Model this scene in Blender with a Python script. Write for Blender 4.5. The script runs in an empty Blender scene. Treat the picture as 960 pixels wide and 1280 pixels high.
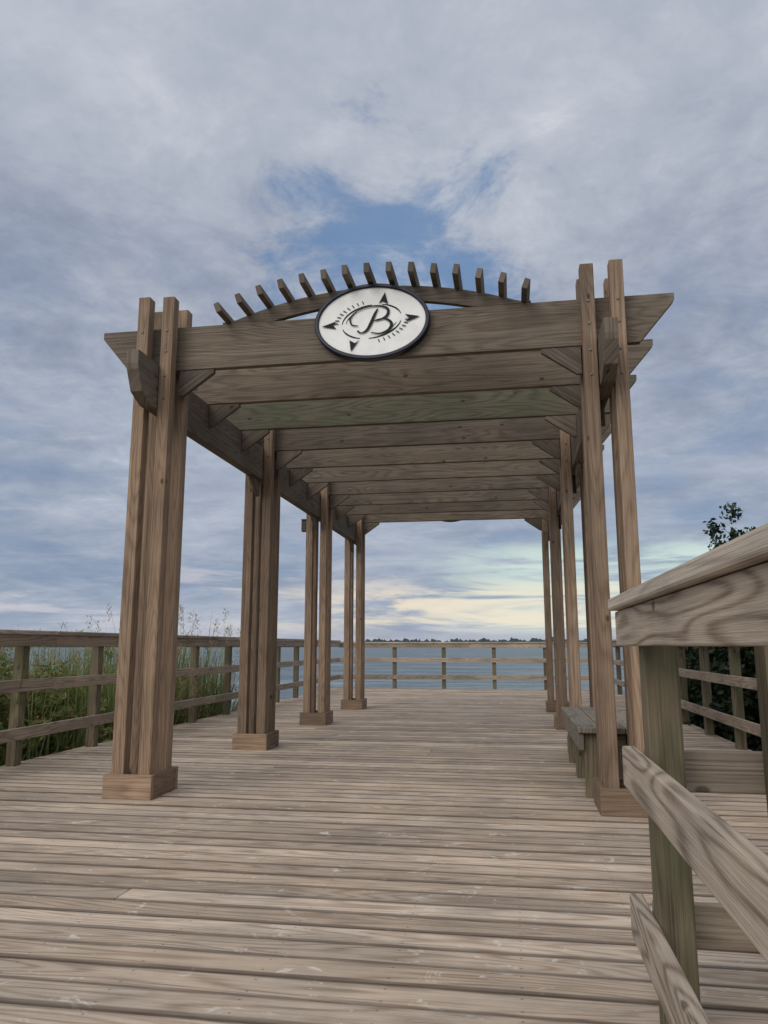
import bpy, math, random
import numpy as np
from mathutils import Vector, Matrix
random.seed(7); rng=np.random.default_rng(7)
scene=bpy.context.scene
COL=scene.collection

# ------------------------------------------------------------ node helpers
class NT:
    def __init__(s,nt): s.nt=nt; s.n=nt.nodes; s.l=nt.links
    def new(s,t,**k):
        n=s.n.new(t)
        for a,b in k.items(): setattr(n,a,b)
        return n
    def put(s,sock,v):
        if isinstance(v,bpy.types.NodeSocket): s.l.new(v,sock)
        else:
            if sock.type in('RGBA',) and len(v)==3: v=(*v,1)
            sock.default_value=v
    def m(s,op,a,b=0.0,c=0.0,clamp=False):
        n=s.new('ShaderNodeMath',operation=op,use_clamp=clamp)
        s.put(n.inputs[0],a); s.put(n.inputs[1],b); s.put(n.inputs[2],c)
        return n.outputs[0]
    def vec(s,x,y,z):
        n=s.new('ShaderNodeCombineXYZ')
        for i,v in enumerate((x,y,z)): s.put(n.inputs[i],v)
        return n.outputs[0]
    def sep(s,v):
        n=s.new('ShaderNodeSeparateXYZ'); s.put(n.inputs[0],v); return n.outputs
    def noise(s,v,scale=1,detail=3,rough=.5,dist=0.0):
        n=s.new('ShaderNodeTexNoise'); s.put(n.inputs['Vector'],v)
        n.inputs['Scale'].default_value=scale; n.inputs['Detail'].default_value=detail
        n.inputs['Roughness'].default_value=rough; n.inputs['Distortion'].default_value=dist
        return n.outputs['Fac']
    def mix(s,f,a,b,mode='MIX'):
        n=s.new('ShaderNodeMix',data_type='RGBA',blend_type=mode)
        s.put(n.inputs[0],f); s.put(n.inputs[6],a); s.put(n.inputs[7],b); return n.outputs[2]
    def mr(s,v,a,b,c=0.0,d=1.0,t='SMOOTHSTEP'):
        n=s.new('ShaderNodeMapRange',interpolation_type=t)
        for i,x in enumerate((v,a,b,c,d)): s.put(n.inputs[i],x)
        return n.outputs[0]
    def ramp(s,f,stops):
        n=s.new('ShaderNodeValToRGB'); s.put(n.inputs[0],f); cr=n.color_ramp
        while len(cr.elements)<len(stops): cr.elements.new(.5)
        for e,(p,c) in zip(cr.elements,stops): e.position=p; e.color=(*c,1)
        return n.outputs[0]

def newmat(name):
    m=bpy.data.materials.new(name); m.use_nodes=True
    t=NT(m.node_tree); b=t.n['Principled BSDF']; return m,t,b

def wood_mat(name,dark,mid,light,algae=0.0,bump=.35,deck=False,rough=.8,cath=.30,su=.62,sv=6.5,sk=105,var=.40):
    m,t,b=newmat(name)
    tc=t.new('ShaderNodeTexCoord'); u,v,_=t.sep(tc.outputs['UV'])
    at=t.new('ShaderNodeAttribute',attribute_name='tint'); r,g,_b=t.sep(at.outputs['Color'])
    geo=t.new('ShaderNodeNewGeometry'); pos=geo.outputs['Position']
    n1=t.noise(t.vec(t.m('MULTIPLY',u,.7),t.m('MULTIPLY',v,4),r),1,2)
    v2=t.m('ADD',v,t.m('MULTIPLY',t.m('SUBTRACT',n1,.5),.03))
    rings=t.noise(t.vec(t.m('MULTIPLY',u,.6),t.m('MULTIPLY',v2,95),t.m('MULTIPLY',r,50)),1,3,.7)
    fld=t.noise(t.vec(t.m('MULTIPLY',u,su),t.m('MULTIPLY',v2,sv),t.m('MULTIPLY',g,30)),1,1.0,.4)
    c=t.m('SINE',t.m('MULTIPLY',fld,sk)); c=t.m('MULTIPLY_ADD',c,.5,.5); c=t.m('SUBTRACT',1.0,t.m('POWER',c,2.2))
    fine=t.noise(t.vec(t.m('MULTIPLY',u,7),t.m('MULTIPLY',v,420),r),1,2,.6)
    f=t.m('ADD',t.m('MULTIPLY',t.mr(rings,.22,.78),.70-cath),t.m('ADD',t.m('MULTIPLY',c,cath),t.m('MULTIPLY',t.mr(fine,.25,.75),.30)))
    col=t.ramp(f,[(.08,dark),(.5,mid),(.92,light)])
    kn=0.0
    if not deck:
        vo=t.new('ShaderNodeTexVoronoi',voronoi_dimensions='2D'); t.put(vo.inputs['Vector'],t.vec(t.m('MULTIPLY',u,1.6),t.m('MULTIPLY',v,2.8),0.0)); vo.inputs['Scale'].default_value=1
        kn=t.m('MULTIPLY',t.mr(vo.outputs['Distance'],.045,.020),.75)
        kc=t.sep(vo.outputs['Color'])[0]; kn=t.m('MULTIPLY',kn,t.m('GREATER_THAN',kc,.35))
        col=t.mix(kn,col,tuple(x*.4 for x in dark))
    bl=t.noise(pos,1.7,4,.6)
    col=t.mix(1.0,col,t.ramp(bl,[(.3,(.76,.77,.79)),(.7,(1.17,1.15,1.12))]),'MULTIPLY')
    k=t.m('MULTIPLY_ADD',r,var,1-var*.5); col=t.mix(1.0,col,t.vec(k,k,k),'MULTIPLY')
    col=t.mix(t.m('MULTIPLY',g,.5),col,t.mix(1.0,col,(.93,1.0,1.10),'MULTIPLY'))
    # water streaks along the piece
    ws=t.noise(t.vec(t.m('MULTIPLY',u,.8),t.m('MULTIPLY',v,22),4.0),1,3,.6)
    col=t.mix(t.m('MULTIPLY',t.mr(ws,.55,.75),.35),col,t.mix(1.0,col,(.5,.52,.55),'MULTIPLY'))
    if algae>0:
        al=t.mr(t.noise(pos,3.1,4,.7),.42,.72)
        col=t.mix(t.m('MULTIPLY',al,algae),col,(.085,.11,.05))
    if deck:
        x,y,z=t.sep(pos)
        dx=t.m('PINGPONG',x,.2)
        yy=t.m('FLOORED_MODULO',t.m('ADD',y,50*.145),.145)
        ec=t.m('ABSOLUTE',t.m('SUBTRACT',yy,.0725))
        dy=t.m('SUBTRACT',ec,.040)
        d=t.m('SQRT',t.m('ADD',t.m('MULTIPLY',dx,dx),t.m('MULTIPLY',dy,dy)))
        sc=t.mr(d,.0056,.0040)
        w=t.noise(pos,.55,5,.65); col=t.mix(t.m('MULTIPLY',t.mr(w,.48,.72),.22),col,(.50,.43,.355))
        w2=t.noise(t.vec(t.m('MULTIPLY',x,.7),y,0.0),8,4,.75,.8); col=t.mix(t.m('MULTIPLY',t.mr(w2,.60,.68),.7),col,(.64,.59,.52))
        w3=t.noise(t.vec(t.m('MULTIPLY',x,1.0),t.m('MULTIPLY',y,3.5),5.0),1.5,5,.7); col=t.mix(t.m('MULTIPLY',t.mr(w3,.50,.72),.50),col,(.16,.12,.09))
        w4=t.noise(t.vec(t.m('ADD',x,3.3),y,9.0),3.2,5,.8,1.5); col=t.mix(t.m('MULTIPLY',t.mr(w4,.66,.70),.5),col,(.66,.63,.58))
        en=t.noise(t.vec(t.m('MULTIPLY',x,2.5),t.m('MULTIPLY',y,30),1.0),1,3,.6)
        ed=t.mr(t.m('ADD',ec,t.m('MULTIPLY',t.m('SUBTRACT',en,.5),.016)),.050,.067)
        col=t.mix(t.m('MULTIPLY',ed,.74),col,(.065,.050,.041))
        col=t.mix(t.m('MULTIPLY',sc,.5),col,(.05,.042,.035))
    t.put(b.inputs['Base Color'],col); b.inputs['Roughness'].default_value=rough
    b.inputs['Specular IOR Level'].default_value=.3
    bp=t.new('ShaderNodeBump'); bp.inputs['Strength'].default_value=bump; bp.inputs['Distance'].default_value=.004
    t.put(bp.inputs['Height'],f); t.put(b.inputs['Normal'],bp.outputs[0])
    return m

M_post=wood_mat('weathered_post_wood',(.095,.060,.038),(.215,.143,.093),(.325,.232,.160),cath=.2,var=.6)
M_beam=wood_mat('weathered_beam_wood',(.055,.041,.030),(.118,.092,.069),(.188,.152,.118),cath=.25,var=.55)
M_green=wood_mat('algae_beam_wood',(.052,.046,.030),(.11,.10,.07),(.175,.158,.115),algae=.38)
M_rail=wood_mat('railing_wood',(.14,.10,.068),(.29,.225,.168),(.42,.34,.265),algae=.08,bump=.5,cath=.32)
M_near=wood_mat('near_railing_wood',(.13,.095,.066),(.31,.245,.19),(.46,.38,.305),algae=.05,bump=.55,cath=.46,su=1.1,sv=8,sk=62)
M_rpost=wood_mat('railing_post_wood',(.070,.054,.032),(.145,.114,.072),(.235,.193,.128),algae=.42,bump=.5)
M_cap=wood_mat('railing_cap_wood',(.20,.165,.13),(.335,.285,.235),(.45,.39,.325),bump=.4)
M_deck=wood_mat('deck_board_wood',(.205,.142,.10),(.415,.318,.238),(.56,.455,.355),deck=True,bump=.5,cath=.34,var=.55)
M_bench=wood_mat('bench_wood',(.10,.082,.062),(.185,.153,.12),(.28,.24,.195),algae=.2)

def plain(name,c,rough=.6,spec=.4):
    m,t,b=newmat(name)
    tc=t.new('ShaderNodeTexCoord'); n=t.noise(tc.outputs['Object'],9,5,.6)
    k=t.mr(n,.3,.7,.93,1.04); t.put(b.inputs['Base Color'],t.mix(1.0,c,t.vec(k,k,k),'MULTIPLY'))
    b.inputs['Roughness'].default_value=rough; b.inputs['Specular IOR Level'].default_value=spec; return m

# ------------------------------------------------------------ mesh builder
AX={'x':Vector((1,0,0)),'y':Vector((0,1,0)),'z':Vector((0,0,1))}
class MB:
    def __init__(s): s.v=[];s.f=[];s.uv=[];s.t=[]
    def poly_prism(s,pts,L,off,thick,P=None):
        L=L.normalized(); n=len(pts); base=len(s.v)
        for p in pts: s.v.append(p.copy())
        for p in pts: s.v.append(p+off)
        ru,rv=random.uniform(0,80),random.uniform(0,80); t=(random.random(),random.random(),0,1)
        o=off.normalized(); Q=L.cross(o).normalized()
        fs=[list(range(n))[::-1],list(range(n,2*n))]+[[i,(i+1)%n,n+(i+1)%n,n+i] for i in range(n)]
        for f in fs:
            idx=[base+i for i in f]; s.f.append(idx)
            a,b,c=(s.v[idx[0]],s.v[idx[1]],s.v[idx[2]]); nn=(b-a).cross(c-b)
            end=nn.length>0 and abs(nn.normalized().dot(L))>.9
            for i in idx:
                p=s.v[i]
                if end: s.uv.append((p.dot(Q)*.5+ru,p.dot(o)+rv))
                else: s.uv.append((p.dot(L)+ru,p.dot(Q)+p.dot(o)+rv))
                s.t.append(t)
    def box(s,c,size,L=None):
        c=Vector(c); hx,hy,hz=[k/2 for k in size]
        if L is None: L='xyz'[max(range(3),key=lambda i:size[i])]
        Lv=AX[L]
        if L=='z' or L=='x':
            P=[c+Vector((a,-hy,b)) for a,b in ((-hx,-hz),(hx,-hz),(hx,hz),(-hx,hz))]; off=Vector((0,2*hy,0))
        else:
            P=[c+Vector((-hx,a,b)) for a,b in ((hy,-hz),(-hy,-hz),(-hy,hz),(hy,hz))]; off=Vector((2*hx,0,0))
        s.poly_prism(P,Lv,off,0)
    def obj(s,name,mat,parent=None,bevel=.004,seg=2,loc=(0,0,0)):
        me=bpy.data.meshes.new(name); me.from_pydata([tuple(p) for p in s.v],[],s.f)
        uv=me.uv_layers.new(name='UVMap'); uv.data.foreach_set('uv',np.array(s.uv,dtype=np.float32).ravel())
        a=me.color_attributes.new('tint','FLOAT_COLOR','CORNER'); a.data.foreach_set('color',np.array(s.t,dtype=np.float32).ravel())
        me.materials.append(mat); me.validate(); me.update()
        import bmesh
        bm=bmesh.new(); bm.from_mesh(me); bmesh.ops.recalc_face_normals(bm,faces=bm.faces); bm.to_mesh(me); bm.free()
        o=bpy.data.objects.new(name,me); COL.objects.link(o)
        if bevel:
            bv=o.modifiers.new('Bevel','BEVEL'); bv.width=bevel; bv.segments=seg; bv.limit_method='ANGLE'
        if parent: o.parent=parent
        return o
def empty(name,loc=(0,0,0)):
    o=bpy.data.objects.new(name,None); COL.objects.link(o); o.location=loc; o.empty_display_size=.2; return o

# ------------------------------------------------------------ deck
XL,XR,YN,YF=-4.30,2.28,-1.45,18.56
PITCH=.145
deck=empty('wooden_deck')
mb=MB()
j0=int(round(YN/PITCH))
nj=int((YF-YN)/PITCH)
for j in range(j0,j0+nj):
    yc=(j+.5)*PITCH
    xs=[XL]
    for q in sorted(random.sample(range(-8,4),random.choice([0,0,1]))):
        xj=q*.4
        if xj-xs[-1]>.9 and XR-xj>.9: xs.append(xj)
    xs.append(XR)
    for a,b in zip(xs[:-1],xs[1:]):
        e=0.001
        z=random.uniform(-.0025,.0025)
        mb.box(((a+b)/2,yc+random.uniform(-.001,.001),-.0125+z),(b-a-2*e,PITCH-.0105+random.uniform(-.0025,.0025),.025),'x')
mb.obj('deck_boards',M_deck,deck,bevel=.004,seg=1)
mb=MB()
k=math.ceil((XL+.05)/.4)
while k*.4<XR-.05:
    mb.box((k*.4,(YN+YF)/2,-.13),(.04,YF-YN-.1,.19),'y'); k+=1
for X in (XL+.02,XR-.02): mb.box((X,(YN+YF)/2,-.155),(.04,YF-YN,.25),'y')
for Y in (YN-.022,YF+.022): mb.box(((XL+XR)/2,Y,-.14),(XR-XL,.04,.28),'x')
for Y in np.arange(YN+.3,YF,3.0):
    mb.box(((XL+XR)/2,Y,-.34),(XR-XL-.1,.09,.2),'x')
    for X in (XL+.25,-1,XR-.25): mb.box((X,Y,-1.95),(.25,.25,3.0),'z')
mb.obj('deck_frame',M_rpost,deck,bevel=0)

# ------------------------------------------------------------ pergola
perg=empty('pergola')
XC=-.94; CX=[-2.55,.67]; CY=[5.14,7.56,9.98,12.40]
DX,DY=.097,.122
posts=MB(); bases=MB()
for cx in CX:
    for cy in CY:
        for sx in(-1,1):
            for sy in(-1,1):
                posts.box((cx+sx*DX,cy+sy*DY,1.79+random.uniform(-.012,.012)),(.09,.09,3.58),'z')
        w,d,h=.345,.42,.155
        bases.box((cx,cy-d/2+.019,h/2),(w,.038,h),'x'); bases.box((cx,cy+d/2-.019,h/2),(w,.038,h),'x')
        bases.box((cx-w/2+.017,cy,h/2-.002),(.038,d-.078,h),'y'); bases.box((cx+w/2-.017,cy,h/2-.002),(.038,d-.078,h),'y')
        bases.box((cx,cy,.05),(.09,.1,.09),'y')
posts.obj('posts',M_post,perg,bevel=.006)
bases.obj('post_base_boxes',M_post,perg,bevel=.003)
BZ0,BZ1=3.04,3.38
def cross(mb,y,half=2.10,th=.05,cut=.24):
    a,b=XC-half,XC+half
    P=[Vector((x,y-th/2,z)) for x,z in ((a+cut,BZ0),(b-cut,BZ0),(b-.01,BZ1-.065),(b,BZ1-.05),(b,BZ1),(a,BZ1),(a,BZ1-.05),(a+.01,BZ1-.065))]
    mb.poly_prism(P,AX['x'],Vector((0,th,0)),0)
beams=MB(); gb=MB()
NB=10; sp=(CY[-1]-CY[0])/(NB-1)
for i in range(NB):
    cross(gb if i==2 else beams,CY[0]+i*sp,th=.055)
LZ0,LZ1=2.70,3.038
ya,yb=CY[0]-.47,CY[-1]+.47
for cx in CX:
    P=[Vector((cx-.045,y,z)) for y,z in ((yb-.22,LZ0),(ya+.22,LZ0),(ya+.08,LZ0+.06),(ya+.01,LZ0+.2),(ya,LZ0+.24),(ya,LZ1),(yb,LZ1),(yb,LZ0+.24),(yb-.01,LZ0+.2),(yb-.08,LZ0+.06))]
    beams.poly_prism(P,AX['y'],Vector((.09,0,0)),0)
beams.obj('beams',M_beam,perg,bevel=.004); gb.obj('mossy_crossbeam',M_green,perg,bevel=.004)
br=MB()
for i in range(NB):
    y=CY[0]+i*sp
    cl=(i%3==0)
    for s,cx in((1,CX[0]),(-1,CX[1])):
        x0=cx+s*(.143 if cl else .047)
        P=[Vector((x0,y-.019,BZ0-.002)),Vector((x0+s*.27,y-.019,BZ0-.002)),Vector((x0+s*.27,y-.019,BZ0-.03)),Vector((x0+s*.03,y-.019,BZ0-.2)),Vector((x0,y-.019,BZ0-.2))]
        if s<0: P=P[::-1]
        br.poly_prism(P,Vector((s,0,.75)),Vector((0,.038,0)),0)
for cx in CX:
    for cy in CY:
        for s in(-1,1):
            if cy+s*.6>CY[-1]+.3 or cy+s*.6<CY[0]-.3: continue
            y0=cy+s*(DY+.046)
            P=[Vector((cx-.018,y0,LZ0-.002)),Vector((cx-.018,y0+s*.24,LZ0-.002)),Vector((cx-.018,y0+s*.24,LZ0-.03)),Vector((cx-.018,y0+s*.03,LZ0-.18)),Vector((cx-.018,y0,LZ0-.18))]
            br.poly_prism(P,Vector((0,s,.75)),Vector((.036,0,0)),0)
br.obj('knee_braces',M_beam,perg,bevel=.002)
ar=MB(); sl=MB()
R=3.0
for yy in (CY[0],CY[-1]):
    zt=3.595
    Nn=40
    ds=[]
    for i in range(Nn+1):
        x=-1.14+2.28*i/Nn; zt_=zt-R+math.sqrt(R*R-x*x); zb=(zt-.115)-(R-.115)+math.sqrt((R-.115)**2-x*x)
        ds.append((XC+x,max(zb,BZ1+.002),max(zt_,BZ1+.02)))
    base=len(ar.v); ru,rv=random.uniform(0,50),random.uniform(0,50)
    def addq(idx,end=False):
        ar.f.append(idx)
        for i in idx:
            p=ar.v[i]; ar.uv.append((p.x+ru,p.z+p.y+rv)); ar.t.append((.5,.5,0,1))
    for (x,zb,z1) in ds:
        for Y in (yy-.022,yy+.022):
            ar.v.append(Vector((x,Y,zb))); ar.v.append(Vector((x,Y,z1)))
    for i in range(Nn):
        a=base+4*i;b=a+4
        addq([a,b,b+1,a+1]); addq([a+2,a+3,b+3,b+2]); addq([a+1,b+1,b+3,a+3]); addq([a,a+2,b+2,b])
    addq([base,base+1,base+3,base+2]); e=base+4*Nn; addq([e,e+2,e+3,e+1])
    for i in range(15):
        x=-1.09+2.18*i/14; z=zt-R+math.sqrt(R*R-x*x)+.001; a=-math.asin(x/R)
        ux=Vector((math.cos(a),0,math.sin(a))); uz=Vector((-math.sin(a),0,math.cos(a)))
        c=Vector((XC+x,yy-.235+random.uniform(-.012,.012),z)); w=.02;h=.075
        P=[c-ux*w,c+ux*w,c+ux*w+uz*h,c-ux*w+uz*h]
        sl.poly_prism(P,AX['y'],Vector((0,.47,0)),0)
ar.obj('arch_boards',M_beam,perg,bevel=.002); sl.obj('arch_slats',M_beam,perg,bevel=.003)
bm_=MB()
for cx in CX:
    for cy in CY:
        for sx in (-1,1):
            for z in (2.78,2.95,3.14,3.3):
                bm_.box((cx+sx*DX,cy-DY-.048,z),(.016,.008,.016),'x')
M_metal=plain('galvanised_steel',(.15,.15,.15),.5)
bm_.obj('bolt_heads',M_metal,perg,bevel=.002)

# ------------------------------------------------------------ signs
M_navy=plain('navy_sign_paint',(.006,.009,.025),.45); M_white=plain('white_sign_paint',(.82,.81,.78),.5); M_logo=plain('logo_black_paint',(.008,.010,.016),.6,.2)
PXW,PXH=.42/73,.288/47
def catmull(P,n=10):
    P=[P[0]]+P+[P[-1]]; out=[]
    for i in range(1,len(P)-2):
        for k in range(n):
            t=k/n; a,b,c,d=[np.array(P[i+j]) for j in(-1,0,1,2)]
            out.append(.5*((2*b)+(-a+c)*t+(2*a-5*b+4*c-d)*t*t+(-a+3*b-3*c+d)*t**3))
    out.append(np.array(P[-2])); return out
def simple(name,V,F,mat,parent,smooth=False):
    me=bpy.data.meshes.new(name); me.from_pydata(V,[],F); me.materials.append(mat); me.update()
    o=bpy.data.objects.new(name,me); COL.objects.link(o); o.parent=parent
    if smooth: me.polygons.foreach_set('use_smooth',[True]*len(me.polygons))
    return o
def sign(loc,flip):
    e=empty('oval_sign',loc); e.rotation_euler=(0,0,math.pi if flip else 0)
    N=96; A,B=.42,.288
    prof=[(1,0.0),(1,-.055),(.985,-.062),(.945,-.062),(.93,-.055),(.93,-.045)]
    V=[];F=[]
    for (k,y) in prof:
        for i in range(N):
            a=2*math.pi*i/N; V.append(((A-(1-k)*.42)*math.cos(a),y,(B-(1-k)*.42)*math.sin(a)))
    for j in range(len(prof)-1):
        for i in range(N):
            i2=(i+1)%N; F.append((j*N+i,j*N+i2,(j+1)*N+i2,(j+1)*N+i))
    F.append(tuple(range(N)))
    simple('rim',V,F,M_navy,e)
    A2,B2=A-.07*.42,B-.07*.42
    V=[(A2*math.cos(2*math.pi*i/N),-.046,B2*math.sin(2*math.pi*i/N)) for i in range(N)]
    simple('face',V,[tuple(range(N))],M_white,e)
    V=[];F=[]
    yq=[-.0485]
    def ribbon(pts,ws):
        yq[0]-=.0002
        C=catmull(pts); W=np.interp(np.linspace(0,1,len(C)),np.linspace(0,1,len(ws)),ws)
        b=len(V)
        for i,c in enumerate(C):
            d=C[min(i+1,len(C)-1)]-C[max(i-1,0)]; d=d/(np.linalg.norm(d)+1e-9); n=np.array((-d[1],d[0]))*W[i]/2
            for q in(c+n,c-n): V.append((q[0]*PXW,yq[0],-q[1]*PXH))
        for i in range(len(C)-1): F.append((b+2*i,b+2*i+1,b+2*i+3,b+2*i+2))
    def tri(*P):
        yq[0]-=.0002
        b=len(V)
        for q in P: V.append((q[0]*PXW,yq[0],-q[1]*PXH))
        F.append(tuple(range(b,b+len(P))))
    def ell(a,rx,ry,tilt=-.12):
        x,y=rx*math.cos(a),-ry*math.sin(a); return (x*math.cos(tilt)-y*math.sin(tilt),x*math.sin(tilt)+y*math.cos(tilt))
    for a0,a1 in ((.15,1.15),(1.5,3.0),(3.3,4.25),(4.55,6.0)):
        ribbon([ell(a0+(a1-a0)*i/10,38,20.5) for i in range(11)],[.8,1.8,1.8,.8])
    for a0,a1 in ((2.1,3.0),(5.1,5.9)):
        ribbon([ell(a0+(a1-a0)*i/10,33,17) for i in range(11)],[.4,1.2,.4])
    for i in range(9):
        for base in (1.75,4.85):
            a=base+i*.15
            ribbon([ell(a,43,23.5),ell(a,48.5,27.5)],[1.2,1.2])
    tri((17,-35),(9,-21),(14,-24)); tri((17,-35),(14,-24),(21,-20))
    tri((-26,36),(-28,22),(-21,26)); tri((-26,36),(-21,26),(-15,22))
    tri((-64,3),(-44,-3),(-49,2)); tri((-64,3),(-49,2),(-45,7))
    tri((61,-2),(42,-6),(47,-1)); tri((61,-2),(47,-1),(43,4))
    ribbon([(8,-15),(4,-8),(-1,3),(-6,11),(-13,14),(-18,11)],[1.4,3.4,4.0,3.2,1.4,2.4])
    ribbon([(-17,5),(-25,3),(-27,-5),(-19,-13),(-4,-18),(12,-18),(21,-13),(19,-5),(10,-1),(3,0)],[1.0,1.8,2.2,1.4,1.5,2.0,3.4,3.4,1.6,1.0])
    ribbon([(5,-1),(17,-2),(25,4),(22,12),(11,16),(-1,14)],[1.0,1.8,3.8,3.6,1.8,1.0])
    simple('compass_logo',V,F,M_logo,e)
    return e
sign((XC+.01,CY[0]-.030,3.30),False)
sign((XC,CY[-1]+.030,3.315),True)

# ------------------------------------------------------------ railings
def railing(axis,fixed,a,b,posts,side,mid=.665,low=.265,ph=.10,f0=.995,f1=1.095,capw=.16,cap=True,mat=None):
    e=empty('deck_railing'); B=MB(); P=MB(); C=MB(); th=.038
    bc=fixed-side*th/2; pc=fixed-side*(th+.046)
    def put(mb,al,ac,z,sl,sc,sz,L):
        if axis=='y': mb.box((ac,al,z),(sc,sl,sz),L)
        else: mb.box((al,ac,z),(sl,sc,sz),L)
    ln=b-a; n=max(1,int(round(ln/3.72)))
    for i in range(n):
        x0=a+ln*i/n; x1=a+ln*(i+1)/n
        for zc,h in ((mid,ph),(low,ph),((f0+f1)/2,f1-f0)):
            put(B,(x0+x1)/2,bc,zc+random.uniform(-.003,.003),x1-x0-.003,th,h,axis)
        if cap: put(C,(x0+x1)/2,fixed-side*(capw/2-.02),f1+.021,x1-x0-.003,capw,.038,axis)
    for p in posts: put(P,p,pc,(f1-.001-.30)/2,.09,.09,f1-.003+.30,'z')
    B.obj('rails',mat or M_rail,e,bevel=.005); P.obj('posts',M_rpost,e,bevel=.006)
    if cap: C.obj('cap_board',M_cap,e,bevel=.008)
    return e
railing('y',-4.13,-1.4,18.36,[6.13+1.24*k for k in range(-6,10)],1)
railing('x',18.42,-4.18,2.16,[-4.0+1.19*k for k in range(0,6)]+[2.08],-1,f0=.965,f1=1.055)
railing('y',2.12,2.44,18.36,[3.3+1.24*k for k in range(0,13)],-1)
railing('y',.318,-1.3,2.47,[2.26,.75,-.75],-1,mid=.645,low=.235,ph=.115,f0=1.0,f1=1.105,capw=.17,mat=M_near)
railing('x',2.355,.36,2.07,[.715,1.9],1,mid=.655,low=.255,ph=.11,f0=1.0,f1=1.098)

# ------------------------------------------------------------ bench
be=empty('wooden_bench'); m1=MB(); m2=MB()
bx0,bx1,by0,by1=.42,.88,5.42,7.22
for i in range(3):
    w=(bx1-bx0-.012)/3; m1.box((bx0+w*(i+.5)+.006*i,(by0+by1)/2,.442),(w,by1-by0,.038),'y')
m1.box((bx0+.022,(by0+by1)/2,.366),(.038,by1-by0-.04,.11),'y'); m1.box((bx1-.022,(by0+by1)/2,.366),(.038,by1-by0-.04,.11),'y')
for y in (by0+.10,by0+.9,by1-.12):
    for x in (bx0+.09,bx1-.09): m2.box((x,y,.21),(.09,.09,.42),'z')
    m2.box(((bx0+bx1)/2,y,.36),(bx1-bx0-.28,.04,.09),'x')
m1.obj('seat',M_bench,be,bevel=.006); m2.obj('legs',M_rpost,be,bevel=.005)

fx=MB(); fx.box((CX[0]-DX-.085,CY[2]-.1,2.60),(.07,.08,.15),'z'); fx.box((CX[0]-DX-.06,CY[2]-.1,2.685),(.12,.10,.018),'x')
fx.obj('post_lamp_fitting',plain('dark_fitting',(.05,.045,.04)),perg,bevel=.006)

# ------------------------------------------------------------ vegetation
def leaf_mat(name,stops,trans=.35):
    m,t,b=newmat(name); at=t.new('ShaderNodeAttribute',attribute_name='tint'); r=t.sep(at.outputs['Color'])[0]
    c=t.ramp(r,stops); t.put(b.inputs['Base Color'],c); b.inputs['Roughness'].default_value=.55; b.inputs['Specular IOR Level'].default_value=.3
    tr=t.new('ShaderNodeBsdfTranslucent'); t.put(tr.inputs[0],c); mx=t.new('ShaderNodeMixShader'); mx.inputs[0].default_value=trans
    t.l.new(b.outputs[0],mx.inputs[1]); t.l.new(tr.outputs[0],mx.inputs[2]); t.l.new(mx.outputs[0],t.n['Material Output'].inputs[0]); return m
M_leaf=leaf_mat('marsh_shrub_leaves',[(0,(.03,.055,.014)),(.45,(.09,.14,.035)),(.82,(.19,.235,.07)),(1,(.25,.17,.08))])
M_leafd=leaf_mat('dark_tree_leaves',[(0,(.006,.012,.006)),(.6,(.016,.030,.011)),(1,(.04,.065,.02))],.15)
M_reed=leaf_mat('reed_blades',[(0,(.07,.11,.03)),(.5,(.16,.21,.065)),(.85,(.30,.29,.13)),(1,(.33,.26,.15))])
M_bark=plain('bark',(.09,.065,.045),.9)
def mesh_np(name,V,F,T,mats,midx=None):
    me=bpy.data.meshes.new(name); V=np.asarray(V,dtype=np.float32); F=np.asarray(F,dtype=np.int32); k=F.shape[1]
    me.vertices.add(len(V)); me.vertices.foreach_set('co',V.ravel()); me.loops.add(F.size); me.loops.foreach_set('vertex_index',F.ravel())
    me.polygons.add(len(F)); me.polygons.foreach_set('loop_start',np.arange(0,F.size,k,dtype=np.int32)); me.polygons.foreach_set('loop_total',np.full(len(F),k,dtype=np.int32))
    a=me.color_attributes.new('tint','FLOAT_COLOR','POINT'); C=np.zeros((len(V),4),dtype=np.float32); C[:,0]=T; C[:,3]=1; a.data.foreach_set('color',C.ravel())
    for m in mats: me.materials.append(m)
    if midx is not None: me.polygons.foreach_set('material_index',np.asarray(midx,dtype=np.int32))
    me.update(calc_edges=True); me.validate(); return me
def leaves(cent,n,size,spread,seed,aspect=.5):
    r=np.random.default_rng(seed); ci=r.integers(0,len(cent),n); c=cent[ci]
    d=r.normal(size=(n,3)); d/=np.linalg.norm(d,axis=1)[:,None]; p=c[:,:3]+d*(c[:,3]*(r.random(n)**.5))[:,None]
    a=r.normal(size=(n,3)); a/=np.linalg.norm(a,axis=1)[:,None]; b=np.cross(a,r.normal(size=(n,3))); b/=np.linalg.norm(b,axis=1)[:,None]
    s=size*(.6+.8*r.random(n))[:,None]
    V=np.stack([p-a*s,p+b*s*aspect,p+a*s,p-b*s*aspect],1).reshape(-1,3); F=np.arange(4*n).reshape(-1,4)
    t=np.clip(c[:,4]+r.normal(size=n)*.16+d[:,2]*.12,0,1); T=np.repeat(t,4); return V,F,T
def tube(p0,p1,r0,r1,V,F,k=6):
    p0=np.array(p0,float);p1=np.array(p1,float); d=p1-p0; d/=np.linalg.norm(d)+1e-9; a=np.cross(d,[.3,.2,.9]); a/=np.linalg.norm(a); b=np.cross(d,a); s=len(V)
    for p,r in((p0,r0),(p1,r1)):
        for i in range(k):
            t=2*math.pi*i/k; V.append(p+(a*math.cos(t)+b*math.sin(t))*r)
    for i in range(k): F.append((s+i,s+(i+1)%k,s+k+(i+1)%k,s+k+i))
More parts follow.
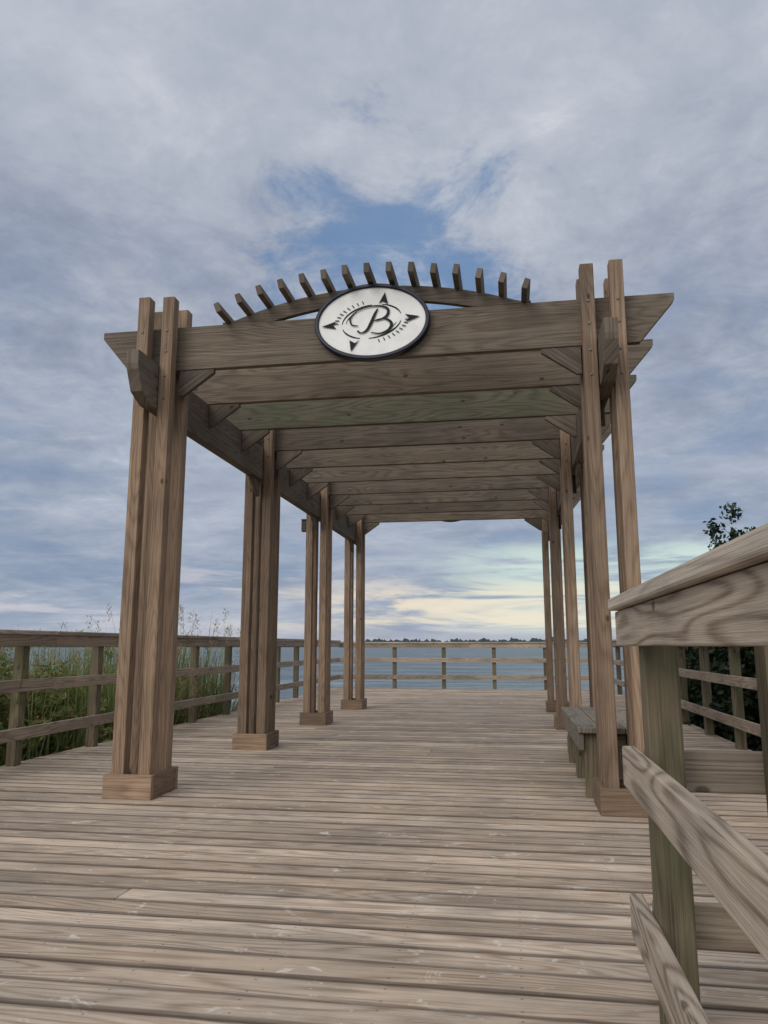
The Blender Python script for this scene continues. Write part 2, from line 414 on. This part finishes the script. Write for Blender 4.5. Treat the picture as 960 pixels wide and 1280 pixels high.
def plant(name,base,height,rad,nclump,nleaf,size,mat,seed,top_narrow=.5,stems=7,tint=.5,asp=.5):
    r=np.random.default_rng(seed); cl=[]; V=[];F=[]; base=np.array(base,float)
    tips=[]
    for s in range(stems):
        a=r.random()*6.28; k=r.random()**.6
        end=base+np.array([math.cos(a)*rad*k*.8,math.sin(a)*rad*k*.8,height*(.55+.45*r.random())*(1-.35*k)])
        mid=base+(end-base)*.5+r.normal(size=3)*rad*.12
        tube(base+r.normal(size=3)*[.05,.05,0],mid,.035*height/2.5,.02*height/2.5,V,F); tube(mid,end,.02*height/2.5,.006,V,F)
        tips+= [mid,end,(mid+end)/2]
        for q in range(3):
            e2=mid+(end-mid)*r.random()+r.normal(size=3)*rad*.3; tube(mid,e2,.012,.004,V,F,4); tips.append(e2)
    for i in range(nclump):
        a=r.random()*6.28; z=r.random()**.8; rr=rad*(1-(1-top_narrow)*z)*math.sqrt(max(.05,1-(z*1.02-.35)**2*1.2))*r.random()**.45
        z2=z*height*(1+.12*r.normal())
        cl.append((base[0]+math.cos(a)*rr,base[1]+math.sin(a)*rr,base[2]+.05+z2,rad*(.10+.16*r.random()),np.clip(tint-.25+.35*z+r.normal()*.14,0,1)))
    for tp in tips: cl.append((*tp,rad*.16,tint))
    LV,LF,LT=leaves(np.array(cl),nleaf,size,1,seed,asp)
    V=np.array(V); F=np.array(F); n0=len(V)
    me=mesh_np(name,np.vstack([V,LV]),np.vstack([F,LF+n0]),np.concatenate([np.full(n0,.3),LT]),[M_bark,mat],[0]*len(F)+[1]*len(LF))
    o=bpy.data.objects.new(name,me); COL.objects.link(o); return o
GZ=-1.05
sd=11
for (x,y,h,rd,tn) in [(-5.3,5.0,1.95,.9,.6),(-5.25,6.2,1.85,.85,.75),(-6.6,6.1,2.05,1.1,.55),(-6.0,7.3,2.0,1.0,.7),(-8.0,7.2,2.2,1.3,.6),(-5.2,7.3,1.65,.8,.8),(-7.4,8.8,2.1,1.2,.7),(-9.4,8.8,2.2,1.3,.55),(-5.3,3.6,1.9,.9,.6),(-5.2,8.5,1.45,.75,.75),(-6.2,10.0,1.6,1.0,.75),(-9.2,11.0,2.1,1.4,.7),(-11.4,10.4,2.3,1.5,.6),(-5.2,10.0,1.2,.65,.7),(-7.0,7.6,2.15,1.0,.8),(-5.2,11.4,1.0,.6,.7)]:
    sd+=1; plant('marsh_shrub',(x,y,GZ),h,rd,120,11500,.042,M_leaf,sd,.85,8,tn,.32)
for (x,y,h,rd) in [(3.3,7.0,2.15,.95),(3.3,8.4,2.2,1.0),(3.3,9.8,2.2,.95),(3.4,11.4,2.3,1.0),(3.4,13.0,2.3,1.0),(4.6,9.2,2.5,1.3),(3.3,5.4,2.1,.9),(4.7,7.2,2.4,1.2),(3.4,14.6,2.2,1.0)]:
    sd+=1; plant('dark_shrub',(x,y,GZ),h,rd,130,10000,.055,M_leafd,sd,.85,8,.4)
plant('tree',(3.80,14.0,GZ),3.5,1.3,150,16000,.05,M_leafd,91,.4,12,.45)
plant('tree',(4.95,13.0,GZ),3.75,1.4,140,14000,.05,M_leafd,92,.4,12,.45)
def reeds(name,n,fn,seed,plume=.1):
    r=np.random.default_rng(seed); V=[];F=[];T=[]
    for i in range(n):
        x,y,h=fn(r); a=r.random()*6.28; lean=(r.random()**1.5)*.45*h; w=.006+.009*r.random(); dx,dy=math.cos(a),math.sin(a); px,py=-dy,dx; t=np.clip(r.normal()*.22+.5,0,1)
        s=len(V); K=6
        for k in range(K+1):
            q=k/K; ww=w*(1-q**1.5)+.0008; X=x+dx*lean*q*q; Y=y+dy*lean*q*q; Z=GZ-.1+h*(q-.12*q*q*(lean/h*2))
            V.append((X-px*ww,Y-py*ww,Z)); V.append((X+px*ww,Y+py*ww,Z)); T+= [t,t]
        for k in range(K): F.append((s+2*k,s+2*k+1,s+2*k+3,s+2*k+2))
        if r.random()<plume:
            for j in range(22):
                z=Z-.22*r.random(); o=r.normal(size=3)*.018; s=len(V); L=.03
                V+= [(X+o[0],Y+o[1],z),(X+o[0]+.006,Y+o[1],z+.01),(X+o[0]*1.8,Y+o[1]*1.8,z+L),(X+o[0]-.006,Y+o[1],z+.01)]; T+=[.97]*4; F.append((s,s+1,s+2,s+3))
    me=mesh_np(name,V,F,np.array(T),[M_reed]); o=bpy.data.objects.new(name,me); COL.objects.link(o); return o
reeds('reeds',3800,lambda r:(-4.6-1.7*r.random()**1.3,8.4+3.8*r.random(),1.3+1.15*r.random()**1.3),3)
reeds('reeds',4200,lambda r:(-4.55-6.5*r.random()**1.4,3.0+9.5*r.random(),1.2+1.15*r.random()),4,.06)
reeds('reeds',90,lambda r:(-4.62-.5*r.random(),9.4+2.0*r.random(),2.25+.65*r.random()),5,.5)
reeds('reeds',1400,lambda r:(-4.6-1.2*r.random(),12.2+4*r.random(),.7+.5*r.random()),6,.05)

# ------------------------------------------------------------ ground / water / far shore
m,t,b=newmat('marsh_soil'); geo=t.new('ShaderNodeNewGeometry'); n=t.noise(geo.outputs['Position'],2.2,6,.65)
t.put(b.inputs['Base Color'],t.ramp(n,[(.3,(.025,.022,.014)),(.55,(.045,.055,.02)),(.75,(.09,.085,.045))])); b.inputs['Roughness'].default_value=.9
V=[];F=[];nx,ny=60,60
for j in range(ny+1):
    for i in range(nx+1):
        x=-22+40*i/nx; y=-30+48*j/ny
        edge=max(y-(14.0-.25*abs(x+1)+1.5*math.sin(x*.7)), -13+(-x)-2*math.sin(y*.4), 0)
        V.append((x,y,GZ+.07*math.sin(x*1.9+y)*math.cos(y*1.3)-min(1.5,edge*.35)))
for j in range(ny):
    for i in range(nx): a=j*(nx+1)+i; F.append((a,a+1,a+nx+2,a+nx+1))
me=bpy.data.meshes.new('ground'); me.from_pydata(V,[],F); me.materials.append(m); me.polygons.foreach_set('use_smooth',[True]*len(F)); COL.objects.link(bpy.data.objects.new('ground',me))

m,t,b=newmat('bay_water'); geo=t.new('ShaderNodeNewGeometry'); pos=geo.outputs['Position']; x,y,z=t.sep(pos)
wv=t.vec(t.m('MULTIPLY',x,.45),y,0.0)
hA=t.noise(wv,.7,4,.62,.4); hB=t.noise(wv,.11,4,.6)
h=t.m('ADD',hA,t.m('MULTIPLY',hB,2.6))
bp=t.new('ShaderNodeBump'); bp.inputs['Strength'].default_value=1.0; bp.inputs['Distance'].default_value=.9; t.put(bp.inputs['Height'],h)
t.put(b.inputs['Normal'],bp.outputs[0])
cc=t.ramp(t.m('ADD',t.m('MULTIPLY',t.noise(wv,.25,5,.7),.5),t.m('MULTIPLY',t.noise(t.vec(t.m('MULTIPLY',x,.03),t.m('MULTIPLY',y,.14),0.0),1,5,.7),.5)),[(.40,(.035,.065,.085)),(.5,(.085,.125,.145)),(.60,(.20,.25,.27))])
t.put(b.inputs['Base Color'],cc); b.inputs['Roughness'].default_value=.3; b.inputs['IOR'].default_value=1.33; b.inputs['Specular IOR Level'].default_value=.4
me=bpy.data.meshes.new('water'); S=14000; me.from_pydata([(-S,-S,-1.35),(S,-S,-1.35),(S,S,-1.35),(-S,S,-1.35)],[],[(0,1,2,3)]); me.materials.append(m); COL.objects.link(bpy.data.objects.new('water',me))

m_far=plain('far_tree_foliage',(.035,.055,.058),.9)
def shore(name,D,az0,az1,hfun,n,seed):
    r=np.random.default_rng(seed); V=[];F=[]; hh=0
    for i in range(n+1):
        a=math.radians(az0+(az1-az0)*i/n); hh=.85*hh+r.normal()*1.2; k=i/n; h=max(.5,(hfun(k)+hh+r.random()*2.0)*min(1,k*14,(1-k)*14))
        for dd,z in ((0,-1.4),(0,h*.7),(12,h),(60,h*.9),(80,-1.4)): V.append((math.sin(a)*(D+dd),math.cos(a)*(D+dd),z))
    for i in range(n):
        for k in range(4): s=5*i+k; F.append((s,s+5,s+6,s+1))
    simple(name,V,F,m_far,None)
shore('distant_treeline',1500,-60,-15,lambda k:9,400,1)
shore('distant_treeline',1700,-11.5,1,lambda k:14,260,2)
shore('distant_treeline',1600,-2,14,lambda k:12.5,300,3)
shore('distant_treeline',2600,-30,60,lambda k:11,700,5)

# ------------------------------------------------------------ sky (world)
EL,ROT=math.radians(36),math.radians(206)
SD=Vector((math.sin(ROT)*math.cos(EL),math.cos(ROT)*math.cos(EL),math.sin(EL)))
w=bpy.data.worlds.new('World'); scene.world=w; w.use_nodes=True; t=NT(w.node_tree); bg=t.n['Background']
sky=t.new('ShaderNodeTexSky',sky_type='NISHITA'); sky.sun_disc=False; sky.sun_elevation=EL; sky.sun_rotation=ROT; sky.air_density=1.0; sky.dust_density=.6
tc=t.new('ShaderNodeTexCoord'); nrm=t.new('ShaderNodeVectorMath',operation='NORMALIZE'); t.put(nrm.inputs[0],tc.outputs['Generated']); D=nrm.outputs[0]
dx,dy,dz=t.sep(D); zc=t.m('MAXIMUM',dz,0.0); q=t.m('ADD',zc,.16)
P=t.vec(t.m('DIVIDE',dx,q),t.m('DIVIDE',dy,q),0.0)
blue=t.mix(1.0,sky.outputs[0],(.085,.085,.085),'MULTIPLY')
blue=t.mix(.6,blue,(.14,.29,.55))
n1=t.noise(P,1.25,6,.58,.25); n2=t.noise(P,3.6,6,.66,.35); n3=t.noise(P,11.0,4,.65,.6)
shade=t.m('ADD',t.m('MULTIPLY',n1,.50),t.m('ADD',t.m('MULTIPLY',n2,.36),t.m('MULTIPLY',n3,.14)))
cl=t.ramp(t.mr(shade,.38,.62,0,1,'LINEAR'),[(0,(.25,.285,.375)),(.3,(.32,.36,.455)),(.6,(.42,.46,.545)),(.85,(.54,.575,.645)),(1,(.68,.70,.745))])
hi=t.mr(dz,.38,.66); cl=t.mix(t.m('MULTIPLY',hi,.42),cl,(.53,.565,.63))
lo=t.mr(dz,.42,.14); cl=t.mix(t.m('MULTIPLY',lo,.45),cl,(.265,.345,.475))
def dirmask(v,a,b_,warp):
    vm=t.new('ShaderNodeVectorMath',operation='DISTANCE'); t.put(vm.inputs[0],D); vm.inputs[1].default_value=v
    d=t.m('ADD',vm.outputs['Value'],t.m('MULTIPLY',t.m('SUBTRACT',n2,.5),warp*4)); return t.mr(d,b_,a)
gap=dirmask((-.135,.872,.470),.02,.17,.17)
gapn=t.mr(n1,.50,.36)
g2=t.m('MAXIMUM',t.m('MULTIPLY',gap,.8),t.m('MULTIPLY',t.m('MULTIPLY',gapn,t.mr(dz,.60,.3)),.28))
col=t.mix(g2,cl,blue)
az=t.m('ARCTAN2',dx,dy)
st=t.noise(t.vec(t.m('MULTIPLY',az,4.0),t.m('MULTIPLY',dz,38),0.0),1,5,.62,.6)
st2=t.noise(t.vec(t.m('MULTIPLY',az,2.4),t.m('MULTIPLY',dz,13),7.0),1,5,.62,.5)
lowm=t.mr(dz,.34,.10)
col=t.mix(t.m('MULTIPLY',lowm,t.m('MULTIPLY',t.mr(st2,.46,.66),.60)),col,(.53,.56,.64))
col=t.mix(t.m('MULTIPLY',lowm,t.m('MULTIPLY',t.mr(st2,.46,.32),.5)),col,(.20,.28,.415))
col=t.mix(t.m('MULTIPLY',t.mr(dz,.2,.04),t.m('MULTIPLY',t.mr(st,.52,.66),.6)),col,(.66,.64,.66))
azm=t.m('MULTIPLY',t.mr(az,-.16,.05),t.mr(az,.75,.35)); bm2=t.m('MULTIPLY',t.mr(dz,.005,.03),t.mr(dz,.15,.105))
col=t.mix(t.m('MULTIPLY',t.m('MULTIPLY',azm,bm2),t.m('MULTIPLY',t.mr(st,.36,.56),.9)),col,(.64,.79,.72))
bm3=t.m('MULTIPLY',t.mr(dz,.012,.03),t.mr(dz,.095,.06))
col=t.mix(t.m('MULTIPLY',t.m('MULTIPLY',t.mr(az,-.42,-.12),bm3),t.m('MULTIPLY',t.mr(st,.40,.56),.8)),col,(.90,.80,.62))
col=t.mix(t.m('MULTIPLY',t.mr(dz,.03,.0),.55),col,(.47,.47,.52))
# unseen sky behind the viewer brightened around sun direction, added as frontal fill
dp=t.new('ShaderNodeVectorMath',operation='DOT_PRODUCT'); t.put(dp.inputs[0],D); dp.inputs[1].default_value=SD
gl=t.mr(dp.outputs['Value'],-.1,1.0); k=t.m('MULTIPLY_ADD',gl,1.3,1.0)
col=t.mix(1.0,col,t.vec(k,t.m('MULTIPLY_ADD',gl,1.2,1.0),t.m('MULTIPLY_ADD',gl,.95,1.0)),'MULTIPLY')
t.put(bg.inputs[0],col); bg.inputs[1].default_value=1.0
w.cycles.sampling_method='MANUAL'; w.cycles.sample_map_resolution=256

sun=bpy.data.lights.new('Sun','SUN'); sun.energy=1.3; sun.angle=math.radians(35); sun.color=(1,.93,.84)
so=bpy.data.objects.new('sun',sun); COL.objects.link(so)
so.rotation_euler=SD.to_track_quat('Z','Y').to_euler(); so.location=(0,-5,12)

# ------------------------------------------------------------ camera
cam=bpy.data.cameras.new('Camera'); co=bpy.data.objects.new('camera',cam); COL.objects.link(co); scene.camera=co
cam.sensor_fit='VERTICAL'; cam.sensor_height=36; cam.lens=950/1280*36; cam.clip_start=.05; cam.clip_end=40000
co.location=(0,0,1.0); co.rotation_euler=(math.radians(100),0,math.radians(9.42))
scene.view_settings.view_transform='Standard'; scene.view_settings.look='None'; scene.view_settings.exposure=0
